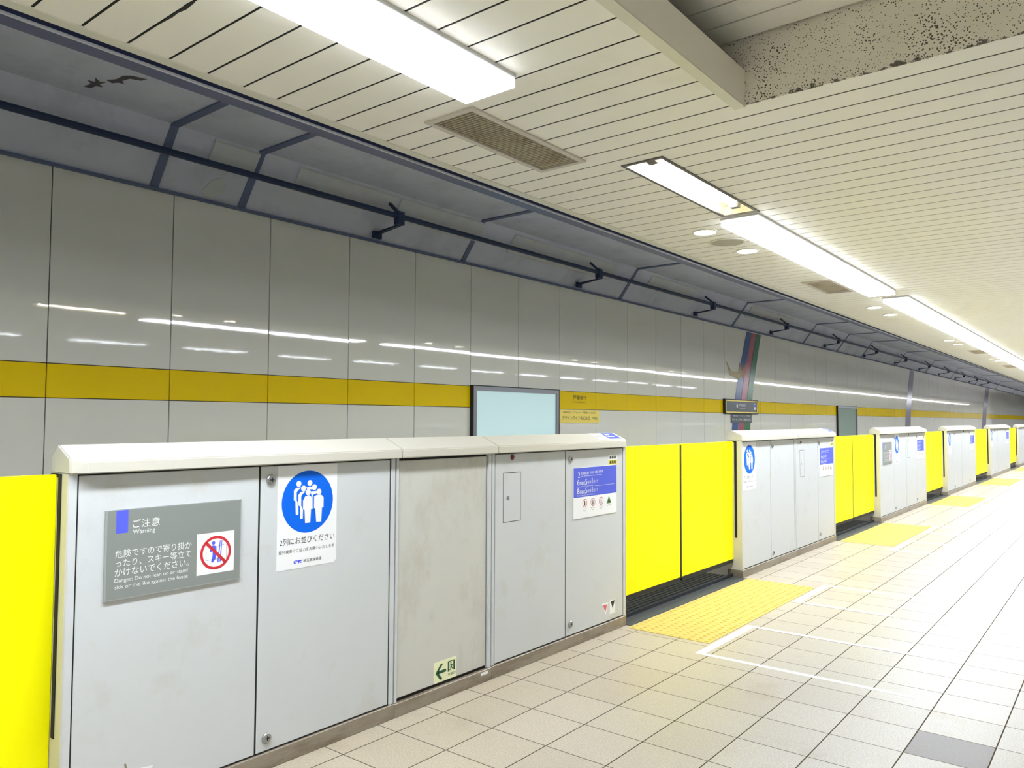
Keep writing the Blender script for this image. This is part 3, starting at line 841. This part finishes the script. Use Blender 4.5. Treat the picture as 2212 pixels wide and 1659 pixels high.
GC = 'grey cabinets of the platform screen'
def left_unit(x0, x1, label, seam=None, cap1=None):
    t = thing('screen_door_cabinet', label, 'screen cabinet', ((x0+x1)/2, 2.80, 0), GC)
    s = seam if seam else x0+(x1-x0)*0.505
    shell(t, x0, x1, True, False, [(x0+0.002, x0+0.028), (x1-0.030, x1-0.006)], [(x0+0.034, s-0.004), (s+0.004, x1-0.037)], cap1=cap1)
    end_plate(t, x0, -1)
    screw(t, s+0.050, 1.150); screw(t, s+0.050, 0.124)
    return t, s

def right_unit(x0, x1, label, seam=None, cap0=None):
    t = thing('screen_door_cabinet', label, 'screen cabinet', ((x0+x1)/2, 2.80, 0), GC)
    s = seam if seam else x0+(x1-x0)*0.498
    shell(t, x0, x1, False, True, [(x0+0.004, x0+0.024), (x1-0.030, x1-0.002)], [(x0+0.031, s-0.004), (s+0.004, x1-0.036)], cap0=cap0)
    end_plate(t, x1, 1)
    screw(t, s+0.050, 1.153); screw(t, s+0.050, 0.140)
    return t, s

# the nearest barrier: cabinet, emergency door, cabinet
t, s = left_unit(1.083, 2.535, 'nearest grey cabinet, with the grey warning plate and the blue queue sticker', 1.801, 2.543)
warning_sign(t, 1.203, 0.776)
queue_sticker(t, 1.884, 0.775)
flat('torn_sticker', [[(1.306, 0.150), (1.372, 0.150), (1.392, 0.172), (1.342, 0.178)]], 'paper', t, YF-0.001, 0.001, 'torn white sticker near the floor')
flat('scuff_mark', [[(1.290, 0.210), (1.296, 0.210), (1.312, 0.150), (1.304, 0.150)]], 'plinth', t, YF-0.001, 0.001)
t = thing('emergency_door_unit', 'narrow recessed steel door unit with the green exit arrow sticker', 'screen cabinet', (2.89, 2.80, 0), GC)
obj('body', B(2.537, 3.238, 2.760, 2.866, 0.068, 1.2115), 'cabinet', t)
obj('plinth', bevel(B(2.536, 3.239, YP, 2.866, 0.0, 0.064), 0.002), 'plinth', t)
obj('seal_frame', B(2.540, 3.236, 2.750, 2.760, 0.066, 1.2115), 'seal', t)
obj('door_leaf', bevel(B(2.560, 3.205, 2.738, 2.7502, 0.080, 1.198), 0.003), 'door', t, 'stained plain steel door')
for a, b in ((2.539, 2.553), (3.213, 3.236)):
    obj('post', B(a, b, YF-0.002, 2.760, 0.066, 1.2115), 'cabinet', t)
obj('cap', cap_mesh(2.548, 3.255, False, False), 'cream', t, 'cream sloped cap')
e = flat('exit_sticker', [rect(2.809, 2.974, 0.083, 0.185)], 'glow', t, 2.7368, 0.0012, 'pale luminous sticker with green arrow and running figure')
P = lambda pts: [(2.795+a, 0.08+b) for a, b in pts]
flat('green_arrow', [P([(0.026, 0.051), (0.062, 0.090), (0.081, 0.090), (0.051, 0.059), (0.051, 0.045), (0.077, 0.014), (0.058, 0.014)]), P(rect(0.046, 0.103, 0.0445, 0.0585))], 'green', e, 2.7364, 0.0004)
flat('exit_door_sign', [P([(0.115, 0.091), (0.126, 0.091), (0.126, 0.039), (0.115, 0.039)]), P(rect(0.126, 0.156, 0.087, 0.091)), P([(0.156, 0.091), (0.167, 0.091), (0.167, 0.041), (0.156, 0.041)]),
     P(circ(0.138, 0.080, 0.0045, 12)), P([(0.131, 0.070), (0.140, 0.075), (0.148, 0.068), (0.152, 0.072), (0.154, 0.069), (0.148, 0.062), (0.144, 0.064), (0.146, 0.056), (0.154, 0.050), (0.151, 0.046), (0.140, 0.055), (0.136, 0.046), (0.129, 0.042), (0.128, 0.046), (0.133, 0.050), (0.136, 0.064)])], 'green', e, 2.7364, 0.0004)
text('lettering', [('非常口', 2.910, 0.098, 0.056, 0.0135)], 'green', e, 2.7364)
flat('maker_plate', [rect(3.150, 3.207, 0.040, 0.055)], 'white_print', t, YP-0.001, 0.001, 'small white plate on the plinth')
t, s = right_unit(3.240, 4.664, 'grey cabinet with key hatch and blue notice, ending at the nearest gateway', 3.947, 3.258)
indicator(t, 3.419, 1.186)
hatch(t, 3.342, 3.494, 0.828, 1.098)
info_poster(t, 4.028, 0.777)
hazard(t, 4.450, 1.098)
triangles(t, 4.402, 0.113)
cap_sticker(t, 4.33, 4.625, 4.47)

# the barriers beyond
t, s = left_unit(6.697, 8.116, 'grey cabinet just past the nearest gateway, queue sticker at its near end', 7.413)
queue_sticker(t, 6.736, 0.770)
t, s = right_unit(8.120, 9.475, 'grey cabinet with blue notice before the second gateway', 8.855)
indicator(t, 8.297, 1.170); hatch(t, 8.265, 8.395, 0.808, 1.085)
info_poster(t, 8.915, 0.772, 0.50); hazard(t, 9.33, 1.112)
cap_sticker(t, 9.16, 9.44, 9.28)

t, s = left_unit(11.56, 13.18, 'grey cabinet past the second gateway, grey plate beside queue sticker', 12.385)
warning_sign(t, 11.72, 0.79); queue_sticker(t, 12.425, 0.770)
t, s = right_unit(13.184, 14.62, 'grey cabinet with blue notice before the third gateway', 13.86)
indicator(t, 13.34, 1.186); hatch(t, 13.27, 13.44, 0.828, 1.098); info_poster(t, 13.95, 0.777); hazard(t, 14.42, 1.112)

t, s = left_unit(16.55, 18.20, 'grey cabinet past the third gateway', 17.30)
queue_sticker(t, 16.72, 0.770)
t, s = right_unit(18.204, 19.95, 'grey cabinet with blue notice before the fourth gateway', 19.10)
indicator(t, 18.45, 1.186); hatch(t, 18.35, 18.52, 0.828, 1.098); info_poster(t, 19.28, 0.777); hazard(t, 19.7, 1.112)

t, s = left_unit(22.32, 23.70, 'grey cabinet past the fourth gateway', 23.02)
queue_sticker(t, 22.48, 0.770)
t, s = right_unit(23.704, 26.20, 'grey cabinet with blue notice before the farthest gateway', 25.2)
info_poster(t, 25.45, 0.777)
t, s = left_unit(28.42, 30.0, 'farthest grey cabinet, cut by the edge of the photo')
t, s = right_unit(30.004, 31.5, 'last grey cabinet beyond the edge of the photo')

# ------------------------------------------------------------------ gates, sills, tactile pads, queue marks
GG = 'yellow sliding gates of the platform screen'
def leaf(x0, x1, label, meet):
    """one sliding gate leaf; meet = +1 if the closing edge is at x1."""
    t = thing('sliding_gate', label, 'gate', ((x0+x1)/2, 2.82, 0.13), GG)
    g = 0.017
    a, b = (x0, x1-g) if meet > 0 else (x0+g, x1)
    obj('gate_panel', bevel(B(a, b, 2.806, 2.836, 0.160, 1.208), 0.003, 2), 'yellow', t, 'plain bright yellow panel')
    obj('closing_seal', B(b if meet > 0 else x0+0.001, x1-0.001 if meet > 0 else a, 2.810, 2.832, 0.150, 1.200), 'seal', t)
    obj('bottom_rail', B(a+0.004, b-0.004, 2.808, 2.834, 0.128, 0.1605), 'seal', t)

GATES = [(-0.95, 1.083), (4.664, 6.697), (9.475, 11.56), (14.62, 16.55), (19.95, 22.32), (26.20, 28.42)]
names = ['cut by the left edge of the photo', 'of the nearest gateway', 'of the second gateway', 'of the third gateway', 'of the fourth gateway', 'of the farthest gateway']
gw = ['at the left edge of the photo', 'of the nearest whole gateway', 'of the second gateway', 'of the third gateway', 'of the fourth gateway', 'of the farthest gateway']
for i, (a, b) in enumerate(GATES):
    m = (a+b)/2 - (0.02 if i == 1 else 0)
    leaf(a+0.004, m, 'yellow gate leaf on the camera side, ' + names[i] if i else 'yellow gate leaf outside the photo beside the one cut by its left edge', 1)
    leaf(m, b-0.004, ('far yellow gate leaf, ' if i else 'yellow gate leaf, ') + names[i], -1)
    s = thing('gate_sill', 'dark metal sill under the yellow gates ' + gw[i], 'sill', (m, 2.95, 0), 'dark sills under the gates')
    obj('sill_plate', B(a+0.002, b-0.002, 2.690, EDGE, 0.0002, 0.004), 'sill', s)
    bm = bmesh.new()
    for y in (2.86, 2.90, 2.94, 2.98, 3.02, 3.06, 3.10, 3.14):
        box(bm, a+0.004, b-0.004, y, y+0.018, 0.004, 0.007)
    obj('grip_strip', bm, 'sill', s)
    obj('guide_rail', B(a+0.004, b-0.004, 2.812, 2.830, 0.004, 0.030), 'navydark', s)
    if b < 3: continue
    x0, x1 = (a-0.055, b+0.0) if i == 1 else (a-0.03, b-0.03)
    y0, y1 = 2.100, 2.678
    p = thing('tactile_paving', 'yellow dotted tactile strip before the gates ' + gw[i], 'tactile paving', ((x0+x1)/2, 2.39, 0), 'yellow tactile strips before the gates')
    obj('base_sheet', B(x0, x1, y0, y1, 0.0002, 0.003), 'tactile', p)
    bm = bmesh.new()
    nx, ny = 38, 10
    for q in range(nx):
        for r in range(ny):
            cx, cy = x0+(q+0.5)*(x1-x0)/nx, y0+(r+0.5)*(y1-y0)/ny
            n = 8
            lo = [bm.verts.new((cx+0.015*math.cos(2*math.pi*k/n), cy+0.015*math.sin(2*math.pi*k/n), 0.003)) for k in range(n)]
            hi = [bm.verts.new((cx+0.009*math.cos(2*math.pi*k/n), cy+0.009*math.sin(2*math.pi*k/n), 0.008)) for k in range(n)]
            for k in range(n):
                bm.faces.new((lo[k], lo[(k+1) % n], hi[(k+1) % n], hi[k]))
            bm.faces.new(hi)
    dm = obj('dome_field', bm, 'tactile', p)
    dm['kind'] = 'stuff'
    for j, (u0, u1, l0, l1) in enumerate(((-0.290, 0.530, 0.87, 1.05), (1.420, 2.200, 1.36, 1.30))):
        u0 += a; u1 += a
        q = thing('queue_marking', ('first' if j == 0 else 'second') + ' white taped queue box before the gates ' + gw[i], 'floor marking', ((u0+u1)/2, 2.0, 0), 'white taped queue boxes on the floor')
        obj('front_tape', B(u0, u1, 2.028, 2.082, 0.0002, 0.0012), 'tape', q)
        obj('side_tape', B(u0-0.002, u0+0.034, l0, 2.030, 0.0002, 0.0011), 'tape', q)
        obj('side_tape', B(u1-0.034, u1+0.002, l1, 2.030, 0.0002, 0.0011), 'tape', q)

# ------------------------------------------------------------------ things on the track wall
def case(x0, x1, z1, pm, label):
    t = thing('display_case', label, 'display case', ((x0+x1)/2, YW, 0.6))
    z0 = 0.55
    bm = bmesh.new()
    f = 0.055
    for q in ((x0, x1, z1-0.050, z1), (x0, x1, z0, z0+f), (x0, x0+f, z0+f, z1-0.05), (x1-f*0.8, x1, z0+f, z1-0.05)):
        box(bm, q[0], q[1], YW-0.045, YW+0.01, q[2], q[3])
    obj('frame', bm, 'caseframe', t)
    bm = bmesh.new()
    box(bm, x0-0.014, x0, YW-0.046, YW+0.01, z0, z1+0.012)
    box(bm, x1, x1+0.012, YW-0.046, YW+0.01, z0, z1+0.012)
    box(bm, x0, x1, YW-0.046, YW+0.01, z1, z1+0.012)
    obj('edge_strip', bm, 'casedark', t)
    obj('case_panel', B(x0+f, x1-f*0.8, YW-0.020, YW-0.010, z0+f, z1-0.05), pm, t, 'pale glossy empty panel')
    return t
case(6.565, 8.235, 1.775, 'casepanel', 'empty pale blue-white display case on the wall, behind the nearest barrier')
case(20.52, 22.27, 1.775, 'casegreen', 'dim grey-green display case farther along the wall')
t = thing('advert_plate', 'yellow advertising plate on the wall beside the pale display case', 'sign', (8.74, YW-0.01, 1.35))
obj('plate', B(8.298, 9.262, YW-0.012, YW-0.003, 1.352, 1.527), 'adyellow', t)
text('lettering', [('新築住宅・リフォーム・不動産のことなら', 8.38, 1.478, 0.78, 0.030), ('デザインライフ株式会社', 8.36, 1.392, 0.66, 0.056), ('戸塚店', 9.08, 1.396, 0.13, 0.040)], 'brown', t, YW-0.0125)
t = thing('station_name_sign', 'dark framed station name sign on the yellow band', 'sign', (14.35, YW-0.02, 1.53))
x0, x1, z0, z1 = 13.53, 15.09, 1.535, 1.775
bm = bmesh.new()
for q in ((x0-0.02, x1+0.02, z1, z1+0.018), (x0-0.02, x1+0.02, z0-0.018, z0), (x0-0.02, x0, z0, z1), (x1, x1+0.02, z0, z1)):
    box(bm, q[0], q[1], YW-0.05, YW-0.001, q[2], q[3])
obj('outer_frame', bm, 'casedark', t)
bm = bmesh.new()
for q in ((x0, x1, z1-0.022, z1), (x0, x1, z0, z0+0.022), (x0, x0+0.03, z0, z1), (x1-0.03, x1, z0, z1)):
    box(bm, q[0], q[1], YW-0.048, YW-0.001, q[2], q[3])
obj('inner_frame', bm, 'adyellow', t)
obj('sign_face', B(x0+0.03, x1-0.03, YW-0.040, YW-0.010, z0+0.022, z1-0.022), 'slate', t)
flat('white_disc', [circ(14.08, 1.670, 0.036, 20)], 'white_print', t, YW-0.0405, 0.0005)
text('lettering', [('戸塚安行', 14.17, 1.655, 0.32, 0.060), ('Totsuka-angyo', 14.20, 1.610, 0.28, 0.024)], 'white_print', t, YW-0.0405)
flat('exit_panel', [rect(14.90, 15.03, 1.60, 1.73)], 'white_print', t, YW-0.0404, 0.0004)
flat('exit_mark', [rect(14.925, 15.005, 1.66, 1.71)], 'violet', t, YW-0.0408, 0.0004)
t = thing('advert_plate', 'dark advertising plate with white lettering under the station name sign', 'sign', (14.35, YW-0.01, 1.35))
obj('plate', B(13.86, 14.85, YW-0.016, YW-0.006, 1.347, 1.517), 'slate', t)
text('lettering', [('新築住宅・リフォーム・不動産', 13.93, 1.468, 0.82, 0.032), ('デザインライフ株式会社', 13.89, 1.378, 0.92, 0.058)], 'white_print', t, YW-0.0165)

def mural(x, z0, z1, cols, label, lean=0.70, wdt=0.29, bird=False):
    t = thing('wall_mural', label, 'mural', (x, YW, z0), 'ribbon murals on the track wall')
    n = 16
    for k, (nm, mm) in enumerate(cols):
        bm = bmesh.new()
        L, R = [], []
        for i in range(n+1):
            u = i/n
            z = z0+(z1-z0)*u
            xs = x+lean*(0.30*u+0.70*u*u*(1.5-0.5*u)) + k*wdt*(1-0.18*u)
            L.append((xs, z)); R.append((xs+wdt*(0.95-0.18*u), z))
        for i in range(n):
            prism(bm, [L[i], R[i], R[i+1], L[i+1]], 'y', YW-0.0045-0.0002*k, YW-0.0020)
        obj(nm, bm, mm, t)
    if bird:
        c, d = x+0.50, 2.30
        flat('bird_wing', [[(c-0.70, d+0.20), (c-0.45, d+0.02), (c-0.10, d+0.02), (c+0.05, d-0.06), (c-0.15, d-0.12), (c-0.52, d-0.06)], [(c-0.12, d+0.02), (c-0.06, d+0.22), (c+0.06, d+0.04), (c+0.36, d-0.02), (c+0.10, d-0.07)]], 'birdyellow', t, YW-0.0062, 0.0012)
        flat('bird_body', [[(c+0.00, d-0.04), (c+0.10, d+0.12), (c+0.30, d+0.24), (c+0.24, d+0.02), (c+0.12, d-0.10)]], 'birdorange', t, YW-0.0066, 0.0012)
    return t
mural(13.86, 0.9, 3.13, [('blue_ribbon', 'ribbonblue'), ('pink_ribbon', 'ribbonpink'), ('green_ribbon', 'ribbongreen')], 'blue, pink and green ribbon mural with an ochre bird on the wall', 0.80, 0.31, True)
mural(28.1, 0.9, 3.13, [('grey_ribbon', 'ribbongrey')], 'grey-violet ribbon mural farther along the wall', 0.9, 0.85)
mural(44.9, 0.9, 3.13, [('grey_ribbon', 'ribbongrey')], 'farthest grey-violet ribbon mural on the wall', 1.8, 1.5)
